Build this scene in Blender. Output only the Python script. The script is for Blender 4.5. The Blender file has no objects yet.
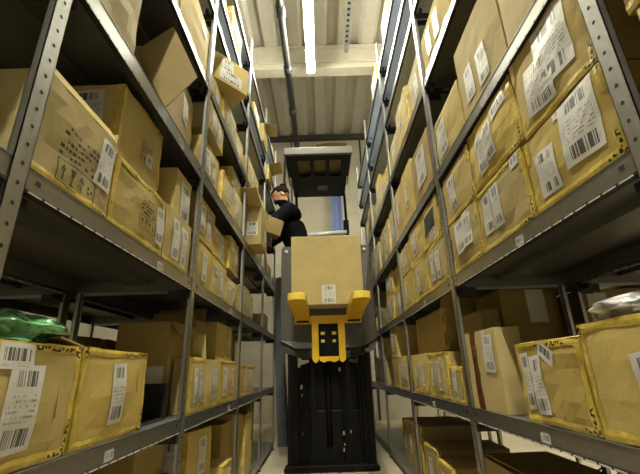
import bpy, bmesh, math, random
from mathutils import Vector, Matrix, noise
R = math.radians
SC = bpy.context.scene
COL = SC.collection

# ------------------------------------------------------------------ camera
cam_d = bpy.data.cameras.new('camera'); cam = bpy.data.objects.new('camera', cam_d); COL.objects.link(cam)
cam_d.sensor_width = 36; cam_d.lens = 376.99 / 640 * 36; cam_d.clip_start = .02
p_, r_, y_ = 0.338577, -0.031169, -0.000679
fw = Vector((0, math.cos(p_), math.sin(p_))); up0 = Vector((0, -math.sin(p_), math.cos(p_))); rt0 = Vector((1, 0, 0))
rt = math.cos(r_) * rt0 + math.sin(r_) * up0; up = -math.sin(r_) * rt0 + math.cos(r_) * up0
Mc = Matrix((rt, up, -fw)).transposed().to_4x4(); Mc = Matrix.Rotation(y_, 4, 'Z') @ Mc
Mc.translation = (0, 0, .95)
cam.matrix_world = Mc
SC.camera = cam
# ------------------------------------------------------------------ world, exposure
w = bpy.data.worlds.new('world'); SC.world = w; w.use_nodes = True
w.node_tree.nodes['Background'].inputs[0].default_value = (1, .93, .75, 1)
w.node_tree.nodes['Background'].inputs[1].default_value = .008
SC.view_settings.view_transform = 'Standard'; SC.view_settings.look = 'None'
SC.view_settings.exposure = 0.0; SC.view_settings.gamma = 1; SC.view_settings.use_curve_mapping = False
LAMP_STRENGTH = 318.0
LAMP_COLOR = (1, .962, .755)
# lamp centres (x, y): the aisle's row and the rows of the neighbouring aisles
LAMPS = [(-.06, 4.25), (-.06, 1.2), (-.06, -1.6), (-.06, -4.4),
         (3.0, 4.3), (3.0, 1.0)]
LAMP_Z = 5.62

# ------------------------------------------------------------------ node helpers
def new_mat(name):
    m = bpy.data.materials.new(name); m.use_nodes = True
    nt = m.node_tree; b = nt.nodes['Principled BSDF']
    return m, nt, b
def N(nt, t, **kw):
    n = nt.nodes.new(t)
    for k, v in kw.items(): setattr(n, k, v)
    return n
def val(nt, sock, v):
    if isinstance(v, (int, float)): sock.default_value = v
    elif isinstance(v, tuple): sock.default_value = v
    else: nt.links.new(v, sock)
def mth(nt, op, a, b=0.0, c=None):
    n = N(nt, 'ShaderNodeMath', operation=op)
    val(nt, n.inputs[0], a); val(nt, n.inputs[1], b)
    if c is not None: val(nt, n.inputs[2], c)
    return n.outputs[0]
def mixc(nt, f, a, b):
    n = N(nt, 'ShaderNodeMix', data_type='RGBA')
    val(nt, n.inputs[0], f); val(nt, n.inputs[6], a); val(nt, n.inputs[7], b)
    return n.outputs[2]
def noi(nt, vec, scale, detail=2.0, rough=.5):
    n = N(nt, 'ShaderNodeTexNoise'); n.inputs['Scale'].default_value = scale
    n.inputs['Detail'].default_value = detail; n.inputs['Roughness'].default_value = rough
    if vec is not None: nt.links.new(vec, n.inputs['Vector'])
    return n.outputs[0]
def maprange(nt, v, a, b, c=0.0, d=1.0):
    n = N(nt, 'ShaderNodeMapRange'); val(nt, n.inputs[0], v)
    for i, x in enumerate((a, b, c, d)): n.inputs[i + 1].default_value = x
    return n.outputs[0]
def objco(nt): return N(nt, 'ShaderNodeTexCoord').outputs['Object']
def uvco(nt): return N(nt, 'ShaderNodeTexCoord').outputs['UV']
def scale_vec(nt, vec, s, off=None):
    n = N(nt, 'ShaderNodeMapping'); nt.links.new(vec, n.inputs[0]); n.inputs['Scale'].default_value = s
    if off is not None: nt.links.new(off, n.inputs['Location'])
    return n.outputs[0]
def bump(nt, b, h, strength=.3, dist=.002):
    n = N(nt, 'ShaderNodeBump'); n.inputs['Strength'].default_value = strength; n.inputs['Distance'].default_value = dist
    nt.links.new(h, n.inputs['Height']); nt.links.new(n.outputs[0], b.inputs['Normal'])
def c4(c): return (c[0], c[1], c[2], 1)

def plain(name, col, rough=.5, metal=0.0, var=.15, nscale=6.0, bmp=0.0):
    m, nt, b = new_mat(name)
    v = noi(nt, objco(nt), nscale, 4)
    f = maprange(nt, v, .3, .7)
    nt.links.new(mixc(nt, f, c4([x * (1 - var) for x in col]), c4([min(1, x * (1 + var)) for x in col])), b.inputs['Base Color'])
    b.inputs['Roughness'].default_value = rough; b.inputs['Metallic'].default_value = metal
    if bmp: bump(nt, b, noi(nt, objco(nt), nscale * 8, 3), bmp)
    return m

def mat_cardboard(name, base, dark):
    m, nt, b = new_mat(name)
    oi = N(nt, 'ShaderNodeObjectInfo').outputs['Random']
    co = objco(nt)
    cmb = N(nt, 'ShaderNodeCombineXYZ'); nt.links.new(mth(nt, 'MULTIPLY', oi, 37.0), cmb.inputs[0]); nt.links.new(mth(nt, 'MULTIPLY', oi, 91.0), cmb.inputs[1])
    cs = scale_vec(nt, co, (1, 1, 1), cmb.outputs[0])
    big = maprange(nt, noi(nt, cs, 5, 4, .6), .3, .72)
    c = mixc(nt, mth(nt, 'MULTIPLY', big, .55), c4(base), c4(dark))
    # printed-paper fibre speckle and faint flute lines
    sp = maprange(nt, noi(nt, cs, 160, 2), .35, .7)
    c = mixc(nt, mth(nt, 'MULTIPLY', sp, .16), c, c4([x * .7 for x in base]))
    fl = N(nt, 'ShaderNodeTexWave'); fl.inputs['Scale'].default_value = 26; fl.inputs['Distortion'].default_value = .6
    nt.links.new(co, fl.inputs['Vector'])
    c = mixc(nt, mth(nt, 'MULTIPLY', fl.outputs['Fac'], .05), c, c4(dark))
    # scuffs
    sc = maprange(nt, noi(nt, scale_vec(nt, cs, (3, 3, 14)), 3.5, 5, .7), .62, .78)
    c = mixc(nt, mth(nt, 'MULTIPLY', sc, .25), c, c4([min(1, x * 1.5 + .04) for x in base]))
    hs = N(nt, 'ShaderNodeHueSaturation'); nt.links.new(c, hs.inputs['Color'])
    nt.links.new(maprange(nt, oi, 0, 1, .80, 1.16), hs.inputs['Value'])
    nt.links.new(maprange(nt, mth(nt, 'FRACT', mth(nt, 'MULTIPLY', oi, 7.3)), 0, 1, .85, 1.08), hs.inputs['Saturation'])
    nt.links.new(hs.outputs[0], b.inputs['Base Color'])
    b.inputs['Roughness'].default_value = .78; b.inputs['Specular IOR Level'].default_value = .25
    bump(nt, b, noi(nt, cs, 14, 5, .6), .35, .006)
    return m

def mat_tape():
    m, nt, b = new_mat('yellow_tape')
    uv = uvco(nt); co = objco(nt)
    v = maprange(nt, noi(nt, co, 22, 4, .65), .3, .7)
    c = mixc(nt, v, (.36, .255, .04, 1), (.66, .50, .115, 1))
    sep = N(nt, 'ShaderNodeSeparateXYZ'); nt.links.new(uv, sep.inputs[0])
    # black lettering fragments along the strip (uv in metres: x along, y across)
    let = mth(nt, 'GREATER_THAN', noi(nt, scale_vec(nt, uv, (95, 60, 1)), 1.0, 0), .53)
    gate = mth(nt, 'GREATER_THAN', noi(nt, co, 9, 0), .60)
    band = mth(nt, 'MULTIPLY', mth(nt, 'GREATER_THAN', sep.outputs[1], .007), mth(nt, 'LESS_THAN', sep.outputs[1], .023))
    k = mth(nt, 'MULTIPLY', mth(nt, 'MULTIPLY', let, gate), band)
    nt.links.new(mixc(nt, k, c, (.012, .01, .008, 1)), b.inputs['Base Color'])
    b.inputs['Roughness'].default_value = .28
    bump(nt, b, noi(nt, co, 60, 3), .5, .004)
    return m

def mat_label(name, two=True):
    m, nt, b = new_mat(name)
    uv = uvco(nt); sep = N(nt, 'ShaderNodeSeparateXYZ'); nt.links.new(uv, sep.inputs[0]); u, v = sep.outputs[0], sep.outputs[1]
    oi = N(nt, 'ShaderNodeObjectInfo').outputs['Random']
    def rng(x, a, c): return mth(nt, 'MULTIPLY', mth(nt, 'GREATER_THAN', x, a), mth(nt, 'LESS_THAN', x, c))
    wn = N(nt, 'ShaderNodeTexWhiteNoise', noise_dimensions='2D')
    cb = N(nt, 'ShaderNodeCombineXYZ'); nt.links.new(mth(nt, 'FLOOR', mth(nt, 'MULTIPLY', u, 44.0)), cb.inputs[0]); nt.links.new(oi, cb.inputs[1])
    nt.links.new(cb.outputs[0], wn.inputs['Vector'])
    bars = mth(nt, 'GREATER_THAN', wn.outputs['Value'], .45)
    z1 = mth(nt, 'MULTIPLY', rng(v, .07, .27), rng(u, .16, .86))
    if two: z1 = mth(nt, 'MAXIMUM', z1, mth(nt, 'MULTIPLY', rng(v, .74, .93), rng(u, .22, .80)))
    else: z1 = mth(nt, 'MULTIPLY', rng(v, .30, .80), rng(u, .12, .88))
    k = mth(nt, 'MULTIPLY', bars, z1)
    # lines of small type
    rows = mth(nt, 'GREATER_THAN', mth(nt, 'FRACT', mth(nt, 'MULTIPLY', v, 17.0)), .5)
    wn2 = N(nt, 'ShaderNodeTexWhiteNoise', noise_dimensions='3D')
    cb2 = N(nt, 'ShaderNodeCombineXYZ'); nt.links.new(mth(nt, 'FLOOR', mth(nt, 'MULTIPLY', u, 30.0)), cb2.inputs[0])
    nt.links.new(mth(nt, 'FLOOR', mth(nt, 'MULTIPLY', v, 17.0)), cb2.inputs[1]); nt.links.new(oi, cb2.inputs[2]); nt.links.new(cb2.outputs[0], wn2.inputs['Vector'])
    t = mth(nt, 'MULTIPLY', mth(nt, 'GREATER_THAN', wn2.outputs['Value'], .5), rows)
    zone = mth(nt, 'MULTIPLY', rng(v, .33, .68) if two else rng(v, .06, .22), rng(u, .1, .9))
    k2 = mth(nt, 'MULTIPLY', mth(nt, 'MULTIPLY', t, zone), .55)
    k = mth(nt, 'MAXIMUM', k, k2)
    paper = mixc(nt, maprange(nt, noi(nt, objco(nt), 9, 3), .3, .7), (.47, .465, .45, 1), (.60, .595, .58, 1))
    nt.links.new(mixc(nt, mth(nt, 'MULTIPLY', k, .9), paper, (.03, .03, .03, 1)), b.inputs['Base Color'])
    b.inputs['Roughness'].default_value = .45
    bump(nt, b, noi(nt, objco(nt), 30, 3), .35, .003)
    return m

def mat_galv(name, col, rough=.42, metal=.75):
    m, nt, b = new_mat(name)
    co = objco(nt)
    vo = N(nt, 'ShaderNodeTexVoronoi'); vo.inputs['Scale'].default_value = 60; nt.links.new(co, vo.inputs['Vector'])
    f = mth(nt, 'ADD', mth(nt, 'MULTIPLY', vo.outputs['Distance'], .5), mth(nt, 'MULTIPLY', noi(nt, co, 7, 4), .6))
    c = mixc(nt, maprange(nt, f, .3, .8), c4([x * .92 for x in col]), c4([min(1, x * 1.06) for x in col]))
    nt.links.new(c, b.inputs['Base Color']); b.inputs['Metallic'].default_value = metal
    nt.links.new(maprange(nt, noi(nt, co, 12, 3), .3, .7, rough - .03, rough + .03), b.inputs['Roughness'])
    return m

def mat_wall(name, col, period=1.0):
    m, nt, b = new_mat(name)
    co = objco(nt)
    f = maprange(nt, noi(nt, co, 1.6, 6, .65), .3, .7)
    c = mixc(nt, f, c4([x * .86 for x in col]), c4([min(1, x * 1.08) for x in col]))
    st = maprange(nt, noi(nt, scale_vec(nt, co, (6, 6, .5)), 1.5, 4), .55, .8)
    c = mixc(nt, mth(nt, 'MULTIPLY', st, .2), c, c4([x * .5 for x in col]))
    nt.links.new(c, b.inputs['Base Color']); b.inputs['Roughness'].default_value = .85
    bump(nt, b, noi(nt, co, 40, 3), .2)
    return m

def mat_emit(name, col, s):
    m, nt, b = new_mat(name)
    b.inputs['Base Color'].default_value = c4(col); b.inputs['Emission Color'].default_value = c4(col)
    b.inputs['Emission Strength'].default_value = s
    return m

def mat_film(name, col, alpha_tr=.5):
    m, nt, b = new_mat(name)
    co = objco(nt)
    v = maprange(nt, noi(nt, co, 14, 5, .7), .35, .68)
    nt.links.new(mixc(nt, v, c4([x * .35 for x in col]), c4(col)), b.inputs['Base Color'])
    b.inputs['Roughness'].default_value = .16; b.inputs['Coat Weight'].default_value = .6; b.inputs['Coat Roughness'].default_value = .08
    bump(nt, b, noi(nt, co, 28, 5, .7), .9, .012)
    return m

KB, KD = (.455, .350, .122), (.315, .235, .072)
M = {}
M['card'] = mat_cardboard('cardboard', KB, KD)
M['card_pale'] = mat_cardboard('pale_cardboard', (.54, .435, .215), (.41, .32, .14))
M['card_brown'] = mat_cardboard('brown_cardboard', (.33, .24, .085), (.235, .165, .052))
M['tape'] = mat_tape()
M['brown_tape'] = plain('brown_tape', (.10, .042, .012), .25, 0, .5, 25)
M['label'] = mat_label('shipping_label', True)
M['label_small'] = mat_label('barcode_label', False)
M['paper'] = plain('plain_paper', (.55, .53, .47), .6, 0, .1)
M['print'] = plain('black_print', (.035, .025, .012), .7)
M['slit'] = plain('red_brown_slit', (.13, .035, .01), .8)
M['galv'] = mat_galv('galvanised_steel', (.41, .41, .395), .36, .94)
M['shelf'] = mat_galv('shelf_steel', (.19, .192, .185), .42, .78)
M['shelf_lit'] = mat_galv('lit_upper_shelf', (.44, .49, .56), .42, .25)  # upper shelves: bluish light on their undersides is put into the colour
M['lip'] = mat_galv('shelf_edge_steel', (.35, .35, .335), .34, .95)
M['hole'] = plain('hole_black', (.006, .006, .006), .8)
M['lit_dash'] = plain('lit_flange_edge', (.52, .52, .50), .5, 0, .1)  # light caught along the flange segments, painted as a pale colour
M['clip'] = plain('black_plastic', (.012, .012, .013), .45)
M['black'] = plain('truck_black', (.006, .0055, .005), .5, 0, .3)
M['black'].node_tree.nodes['Principled BSDF'].inputs['Specular IOR Level'].default_value = .15
M['dgrey'] = plain('truck_grey', (.062, .056, .048), .5, .0, .12)
M['mgrey'] = plain('guard_grey', (.11, .105, .095), .5, .1, .1)
M['yellow'] = plain('truck_yellow', (.80, .50, .015), .34, .0, .12)
M['yellow_tip'] = plain('pale_yellow', (.86, .62, .10), .4, .0, .12)  # paler yellow for fork tips and chain anchors
M['silver'] = plain('bare_metal', (.42, .41, .38), .35, .8)
M['white'] = plain('white_plastic', (.8, .8, .78), .35)
M['floor'] = mat_wall('concrete_floor', (.50, .43, .31))
M['wall'] = mat_wall('wall_panel', (.40, .37, .29))
M['ceil'] = mat_wall('ceiling_sheet', (.43, .405, .34))
M['beam'] = plain('beam_paint', (.50, .465, .385), .6, 0, .08)
M['pipe'] = plain('dark_pipe', (.045, .045, .045), .5, .2)
M['lamp'] = mat_emit('lamp_diffuser', LAMP_COLOR, LAMP_STRENGTH)
M['blue'] = plain('blue_paint', (.008, .04, .24), .4)
M['bluegrey'] = plain('blue_grey_sheet', (.16, .185, .21), .35, .4)
M['sweater'] = plain('black_knit', (.006, .006, .008), .9, 0, .3, 30, .3)
M['sweater'].node_tree.nodes['Principled BSDF'].inputs['Specular IOR Level'].default_value = .05
M['skin'] = plain('skin', (.50, .26, .16), .55, 0, .06)
M['hair'] = plain('dark_hair', (.010, .006, .004), .85, 0, .4, 40); M['hair'].node_tree.nodes['Principled BSDF'].inputs['Specular IOR Level'].default_value = .1
M['film_green'] = mat_film('green_film', (.13, .42, .16))
M['film_clear'] = mat_film('clear_film', (.80, .80, .84))
M['film_black'] = mat_film('black_film', (.022, .022, .024))
M['film_blue'] = mat_film('blue_film', (.08, .10, .34))

# ------------------------------------------------------------------ mesh builder
class MB:
    def __init__(s): s.v = []; s.f = []; s.uv = []; s.m = []
    def quad(s, pts, uv=None, mi=0):
        i = len(s.v); s.v += [tuple(p) for p in pts]; s.f.append(tuple(range(i, i + len(pts))))
        s.uv.append(uv or [(0, 0)] * len(pts)); s.m.append(mi)
    def box(s, a, b, mi=0, mat=None):
        x0, y0, z0 = a; x1, y1, z1 = b
        P = [Vector(p) for p in ((x0, y0, z0), (x1, y0, z0), (x1, y1, z0), (x0, y1, z0), (x0, y0, z1), (x1, y0, z1), (x1, y1, z1), (x0, y1, z1))]
        if mat: P = [mat @ p for p in P]
        i = len(s.v); s.v += [tuple(p) for p in P]
        for f in ((0, 3, 2, 1), (4, 5, 6, 7), (0, 1, 5, 4), (1, 2, 6, 5), (2, 3, 7, 6), (3, 0, 4, 7)):
            s.f.append(tuple(i + k for k in f)); s.uv.append([(0, 0), (1, 0), (1, 1), (0, 1)]); s.m.append(mi)
    def grid(s, fn, nu, nv, mi=0, uvfn=None, flip=False):
        i = len(s.v)
        for b in range(nv + 1):
            for a in range(nu + 1): s.v.append(tuple(fn(a / nu, b / nv)))
        for b in range(nv):
            for a in range(nu):
                q = [(a, b), (a + 1, b), (a + 1, b + 1), (a, b + 1)]
                if flip: q.reverse()
                s.f.append(tuple(i + d * (nu + 1) + c for c, d in q))
                s.uv.append([uvfn(c / nu, d / nv) if uvfn else (c / nu, d / nv) for c, d in q]); s.m.append(mi)
    def prism(s, poly, fn, t0, t1, mi=0):
        """polygon (a, b) swept from t0 to t1; fn(a, b, t) -> point"""
        n = len(poly); i = len(s.v)
        for t in (t0, t1):
            for a, b in poly: s.v.append(tuple(fn(a, b, t)))
        s.f.append(tuple(range(i + n - 1, i - 1, -1))); s.f.append(tuple(range(i + n, i + 2 * n)))
        s.uv += [[(0, 0)] * n] * 2; s.m += [mi, mi]
        for k in range(n):
            k2 = (k + 1) % n
            s.f.append((i + k, i + k2, i + n + k2, i + n + k)); s.uv.append([(0, 0)] * 4); s.m.append(mi)
    def tube(s, pts, r, seg=10, mi=0, cap=True):
        pts = [Vector(p) for p in pts]; rings = []
        for k, p in enumerate(pts):
            d = (pts[min(k + 1, len(pts) - 1)] - pts[max(k - 1, 0)]).normalized()
            a = d.orthogonal().normalized() if k == 0 else (rings[-1][1] - d * rings[-1][1].dot(d)).normalized()
            rings.append((p, a, d.cross(a)))
        i = len(s.v); rr = r if isinstance(r, (list, tuple)) else [r] * len(pts)
        for (p, a, b), q in zip(rings, rr):
            for k in range(seg):
                t = 2 * math.pi * k / seg; s.v.append(tuple(p + q * (math.cos(t) * a + math.sin(t) * b)))
        for j in range(len(pts) - 1):
            for k in range(seg):
                k2 = (k + 1) % seg
                s.f.append((i + j * seg + k, i + j * seg + k2, i + (j + 1) * seg + k2, i + (j + 1) * seg + k)); s.uv.append([(0, 0)] * 4); s.m.append(mi)
        if cap:
            s.f.append(tuple(i + k for k in range(seg - 1, -1, -1))); e = i + (len(pts) - 1) * seg
            s.f.append(tuple(e + k for k in range(seg))); s.uv += [[(0, 0)] * seg] * 2; s.m += [mi, mi]
    def build(s, name, mats, parent=None, smooth=False, bevel=0):
        me = bpy.data.meshes.new(name); me.from_pydata(s.v, [], s.f)
        if not isinstance(mats, (list, tuple)): mats = [mats]
        for m in mats: me.materials.append(m)
        ul = me.uv_layers.new(name='uv'); k = 0; flat = []
        for u in s.uv:
            for a in u: flat += [a[0], a[1]]
        ul.data.foreach_set('uv', flat)
        me.polygons.foreach_set('material_index', s.m)
        if smooth: me.polygons.foreach_set('use_smooth', [True] * len(me.polygons))
        bm = bmesh.new(); bm.from_mesh(me); bmesh.ops.remove_doubles(bm, verts=bm.verts, dist=1e-5)
        if smooth or bevel: bmesh.ops.recalc_face_normals(bm, faces=bm.faces)
        bm.to_mesh(me); bm.free()
        o = bpy.data.objects.new(name, me); COL.objects.link(o)
        if parent: o.parent = parent
        if bevel:
            md = o.modifiers.new('bevel', 'BEVEL'); md.width = bevel; md.segments = 2; md.limit_method = 'ANGLE'
        return o

LABELS = set()
def tag(o, label, cat, group=None):
    o['label'] = label; o['category'] = cat
    if group: o['group'] = group
    n = len(label.split())
    if not 4 <= n <= 16: print('LABEL LENGTH', n, label)
    if label in LABELS: print('LABEL REPEATED', label)
    LABELS.add(label)
    return o
def thing(name, loc, label, cat, group=None, rz=0.0):
    o = bpy.data.objects.new(name, None); o.empty_display_size = .05; COL.objects.link(o)
    o.location = loc; o.rotation_euler = (0, 0, rz)
    return tag(o, label, cat, group)
def struct(o): o['kind'] = 'structure'; return o

# ================================================================== SETTING
X0, X1, Y0, Y1, ZC = -5.6, 5.6, -7.0, 8.0, 6.40
b = MB(); b.box((X0, Y0, -.1), (X1, Y1, 0)); struct(b.build('floor', M['floor']))
b = MB(); b.box((X0, Y1, 0), (X1, Y1 + .15, ZC + .2)); struct(b.build('wall_far', M['wall']))
b = MB(); b.box((X0, Y0 - .15, 0), (X1, Y0, ZC + .2)); struct(b.build('wall_near', M['wall']))
b = MB(); b.box((X0 - .15, Y0, 0), (X0, Y1, ZC + .2)); struct(b.build('wall_left', M['wall']))
b = MB(); b.box((X1, Y0, 0), (X1 + .15, Y1, ZC + .2)); struct(b.build('wall_right', M['wall']))
# trapezoidal roof sheet, ribs along the aisle
prof = []; x = X0; per = .43; k = 0
while x < X1 + .01:
    prof += [(x, ZC), (x + .19, ZC), (x + .25, ZC + .085), (x + .37, ZC + .085)]; x += per
b = MB()
for (xa, za), (xb, zb) in zip(prof[:-1], prof[1:]):
    b.quad([(xa, Y0, za), (xa, Y1, za), (xb, Y1, zb), (xb, Y0, zb)])
b.box((X0, Y0, ZC + .16), (x, Y1, ZC + .2))
struct(b.build('ceiling', M['ceil']))
# I-beam across the hall
def ibeam(y, z0, z1, nm, mat):
    b = MB(); b.box((X0, y - .10, z0), (X1, y + .10, z0 + .035)); b.box((X0, y - .025, z0 + .035), (X1, y + .025, z1)); b.box((X0, y - .10, z1 - .03), (X1, y + .10, z1))
    b.box((X0, y - .045, z0 + .18), (X1, y - .025, z0 + .21))
    return struct(b.build(nm, mat))
ibeam(5.3, 5.89, ZC, 'trim_1', M['beam']); ibeam(-.6, 5.89, ZC, 'trim_2', M['beam'])
b = MB(); b.box((X0, Y1 - .10, ZC - .13), (X1, Y1, ZC)); struct(b.build('trim_3', M['pipe']))
b = MB()
for xx in (-.62, 1.05, 2.7, -2.3): b.box((xx - .02, Y1 - .02, 0), (xx + .02, Y1, ZC - .13))
struct(b.build('trim_4', M['pipe']))

# ================================================================== LAMPS
lamp_words = ['over the truck in the aisle, end nearest the beam', 'over the aisle straight above the camera side', 'over the aisle behind the camera', 'over the aisle by the near wall',
              'over the right neighbouring aisle, far half', 'over the right neighbouring aisle, near half']
for (x, y), wd in zip(LAMPS, lamp_words):
    t = thing('ceiling_light', (x, y, LAMP_Z), 'bright white strip lamp ' + wd, 'lamp', 'strip lamps under the roof')
    L_ = 1.5
    b = MB(); b.box((-.066, -L_ / 2, 0), (.066, L_ / 2, .06)); b.build('housing', M['white'], t)
    b = MB(); b.prism([(-.060, .0), (-.047, -.035), (.047, -.035), (.060, 0)], lambda a, c, s: (a, s, c), -L_ / 2 + .02, L_ / 2 - .02); b.build('diffuser', M['lamp'], t)
    for s in (-.5, .5):
        b = MB(); b.tube([(0, s, .05), (0, s, ZC - LAMP_Z)], .006, 6); b.build('hanger_wire', M['silver'], t)

# dark pipe along the roof with couplings and end elbow
t = thing('ceiling_pipe', (-.44, 1.0, 5.62), 'dark pipe running along under the roof left of the lamp', 'pipe')
b = MB(); b.tube([(0, -4.5, 0), (0, 6.1, 0)], .052, 14); b.build('pipe_run', M['pipe'], t, True)
for yy in (-2.0, .6, 2.85, 3.95, 5.0, 6.1):
    b = MB(); b.tube([(0, yy - .09, 0), (0, yy - .085, 0), (0, yy + .085, 0), (0, yy + .09, 0)], [.05, .067, .067, .05], 14); b.build('coupling', M['pipe'], t, True)
b = MB(); b.tube([(0, 6.1, 0), (0, 6.3, -.02), (.02, 6.42, -.10), (.03, 6.45, -.36)], .05, 12); b.tube([(.0, 6.45, -.2), (.2, 6.4, -.16)], .045, 10); b.build('end_elbow', M['pipe'], t, True)
for yy in (-1.0, 3.0, 5.6):
    b = MB(); b.tube([(.0, yy, .05), (0, yy, ZC - 5.62)], .008, 6); b.build('hanger_rod', M['silver'], t)

# perforated cable tray hung from the roof
t = thing('cable_tray', (.50, 1.2, 5.66), 'narrow perforated steel strip hung under the roof, right of lamp', 'cable tray')
b = MB(); b.box((-.035, -4, 0), (.035, 3.45, .012)); b.box((-.035, -4, 0), (-.030, 3.45, .05)); b.box((.030, -4, 0), (.035, 3.45, .05)); b.build('tray', M['silver'], t)
b = MB()
for k in range(80): b.box((-.018, -3.9 + k * .09, -.002), (.018, -3.86 + k * .09, 0))
o = b.build('slots', M['hole'], t)
for yy in (-2, 1.0, 3.3):
    b = MB(); b.tube([(0, yy, .01), (0, yy, ZC - 5.66)], .006, 6); b.build('hanger_rod', M['silver'], t)

# blue upright on the far wall
t = thing('blue_upright', (.40, 7.82, 0), 'tall blue perforated steel upright against the far wall', 'upright')
b = MB(); b.box((-.115, -.05, 0), (.115, .0, 5.1)); b.box((-.115, 0, 0), (-.10, .12, 5.1)); b.box((.10, 0, 0), (.115, .12, 5.1)); b.build('column', M['blue'], t)
b = MB()
for k in range(60):
    for s in (-.055, .055): b.box((s - .012, -.053, .3 + k * .08), (s + .012, -.05, .34 + k * .08))
b.build('slots', M['hole'], t)
b = MB(); b.box((-.14, -.1, 0), (.14, .15, .012)); b.build('foot_plate', M['blue'], t)

# ================================================================== RACKS
XF_L, XF_R, DEP = -.68, .72, .60
PL = [-.50, .73, 1.95, 3.19, 4.36, 5.43]          # left posts (y of near flange edge)
PR = [-.62, .71, 2.03, 3.37, 4.80, 6.20]
ZL = [.10, .755, 1.425, 2.095, 2.72, 3.36, 3.66, 4.12]   # shelf tops
ZR = [.10, .755, 1.410, 2.06, 2.74, 3.40, 3.75, 4.15]
LIPH = .062

def make_rack(xf, s, posts, zs, top, name, label, skip=(), tags=True, holes=True):
    """xf: front plane, s: direction from the aisle into the rack (-1 left, +1 right)"""
    t = thing(name, (xf, posts[0], 0), label, 'shelving', 'steel shelving racks')
    oy = posts[0]
    for i, yp in enumerate(posts):
        y = yp - oy
        for back in (0, 1):
            xx = s * DEP * back; d = -s if back else s
            b = MB()
            b.box(sorted3((xx, y, 0), (xx + d * .0025, y + .05, top))[0], sorted3((xx, y, 0), (xx + d * .0025, y + .05, top))[1])
            lo, hi = sorted3((xx, y, 0), (xx + d * .020, y + .0025, top)); b.box(lo, hi)
            lo, hi = sorted3((xx + d * .018, y, 0), (xx + d * .020, y + .012, top)); b.box(lo, hi)
            lo, hi = sorted3((xx, y + .048, 0), (xx + d * .010, y + .05, top)); b.box(lo, hi)
            if holes and i < 5:
                k = 0; z = .12
                while z < top - .05:
                    if not back:
                        for q in (0,):
                            poly = [(math.cos(a) * .0055, math.sin(a) * .0055) for a in [j * math.pi / 4 for j in range(8)]]
                            xs = xx - d * .0006
                            P = [(xs, y + .027 + a, z + c) for a, c in poly]
                            if s < 0: P = P
                            else: P = P[::-1]
                            b.quad(P, None, 1)
                    z += .05
            b.build('post', [M['galv'], M['hole']], t)
            b = MB(); lo, hi = sorted3((xx - d * .01, y - .01, 0), (xx + d * .05, y + .06, .008)); b.box(lo, hi); b.build('foot', M['clip'], t)
    for j in range(len(posts) - 1):
        ya, yb = posts[j] - oy + .0515, posts[j + 1] - oy - .0015
        for li, z in enumerate(zs):
            if (j, li) in skip: continue
            b = MB()
            lo, hi = sorted3((s * .002, ya - .048, z - .004), (s * DEP, yb + .0, z)); b.box(lo, hi)
            lh = LIPH + (.015 if li == 3 and s < 0 else 0)
            lo, hi = sorted3((s * .0035, ya, z - lh), (s * .006, yb, z - .004)); b.box(lo, hi, 1)          # front lip
            lo, hi = sorted3((s * (DEP - .004), ya, z - lh), (s * DEP, yb, z - .004)); b.box(lo, hi)
            for yy in (ya, yb - .003):                                                                   # end flanges
                lo, hi = sorted3((s * .006, yy, z - lh), (s * DEP, yy + .003, z - .004)); b.box(lo, hi)
            lo, hi = sorted3((s * .24, ya, z - .028), (s * .34, yb, z - .004)); b.box(lo, hi)               # stiffener
            sh = b.build('shelf', [M['shelf_lit' if li >= 5 else 'shelf'], M['lip']], t)
            b = MB(); y = ya + .01; seg = .055
            while y + seg * .86 < yb:                                                                    # slotted return flange
                lo, hi = sorted3((s * -.0012, y, z - lh - .002), (s * .016, y + seg * .80, z - lh + .0025)); b.box(lo, hi); y += seg
            lo, hi = sorted3((s * -.0004, ya, z - lh - .0025), (s * .020, yb, z - lh + .005)); b.box(lo, hi, 1)
            b.build('slotted_flange', [M['lit_dash' if li <= 2 else 'lip'], M['clip']], sh)
            b = MB()
            for yy in (ya + .03, yb - .045):
                b = MB(); lo, hi = sorted3((s * .0025, yy, z - lh * .55), (s * .0035, yy + .016, z - lh * .35)); b.box(lo, hi)
                b.build('slot_hole', M['hole'], sh)
            if tags and 1 <= li <= 4 and j > 0:
                yt = ya + (.72 if (s < 0) else .45) * (yb - ya) + .06 * math.sin(li * 5 + j)
                if (s, j, li) == (-1, 1, 1): yt = 1.31 - oy
                if (s, j, li) == (1, 1, 1): yt = 1.37 - oy
                if (s, j, li) == (-1, 1, 2): yt = 1.52 - oy
                b = MB(); P = [(s * .0028, yt, z - lh * .9), (s * .0028, yt + .055, z - lh * .9), (s * .0028, yt + .055, z - lh * .38), (s * .0028, yt, z - lh * .38)]
                uv = [(0, 0), (1, 0), (1, 1), (0, 1)]
                if s > 0: P = P[::-1]; uv = [(0, 1), (1, 1), (1, 0), (0, 0)]
                b.quad(P, uv); g = b.build('shelf_tag', M['label_small'], sh); g['label'] = 'small white barcode tag'
            # black corner clips
            if li >= 1:
                for yy, dy in ((ya, 1), (yb, -1)):
                    b = MB()
                    lo, hi = sorted3((s * .008, yy, z - lh - .045), (s * .12, yy + dy * .006, z - lh)); b.box(lo, hi)
                    lo, hi = sorted3((s * .030, yy, z - lh - .03), (s * .05, yy + dy * .05, z - lh - .004)); b.box(lo, hi)
                    b.build('corner_clip', M['clip'], sh)
    for i, yp in enumerate(posts):
        y = yp - oy
        for z in zs[1:]:
            b = MB(); lo, hi = sorted3((s * .04, y + .004, z - .075), (s * (DEP - .04), y + .010, z - .035)); b.box(lo, hi)
            b.build('side_brace', M['galv'], t)
    return t
def sorted3(a, b):
    return tuple(min(p, q) for p, q in zip(a, b)), tuple(max(p, q) for p, q in zip(a, b))

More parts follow.
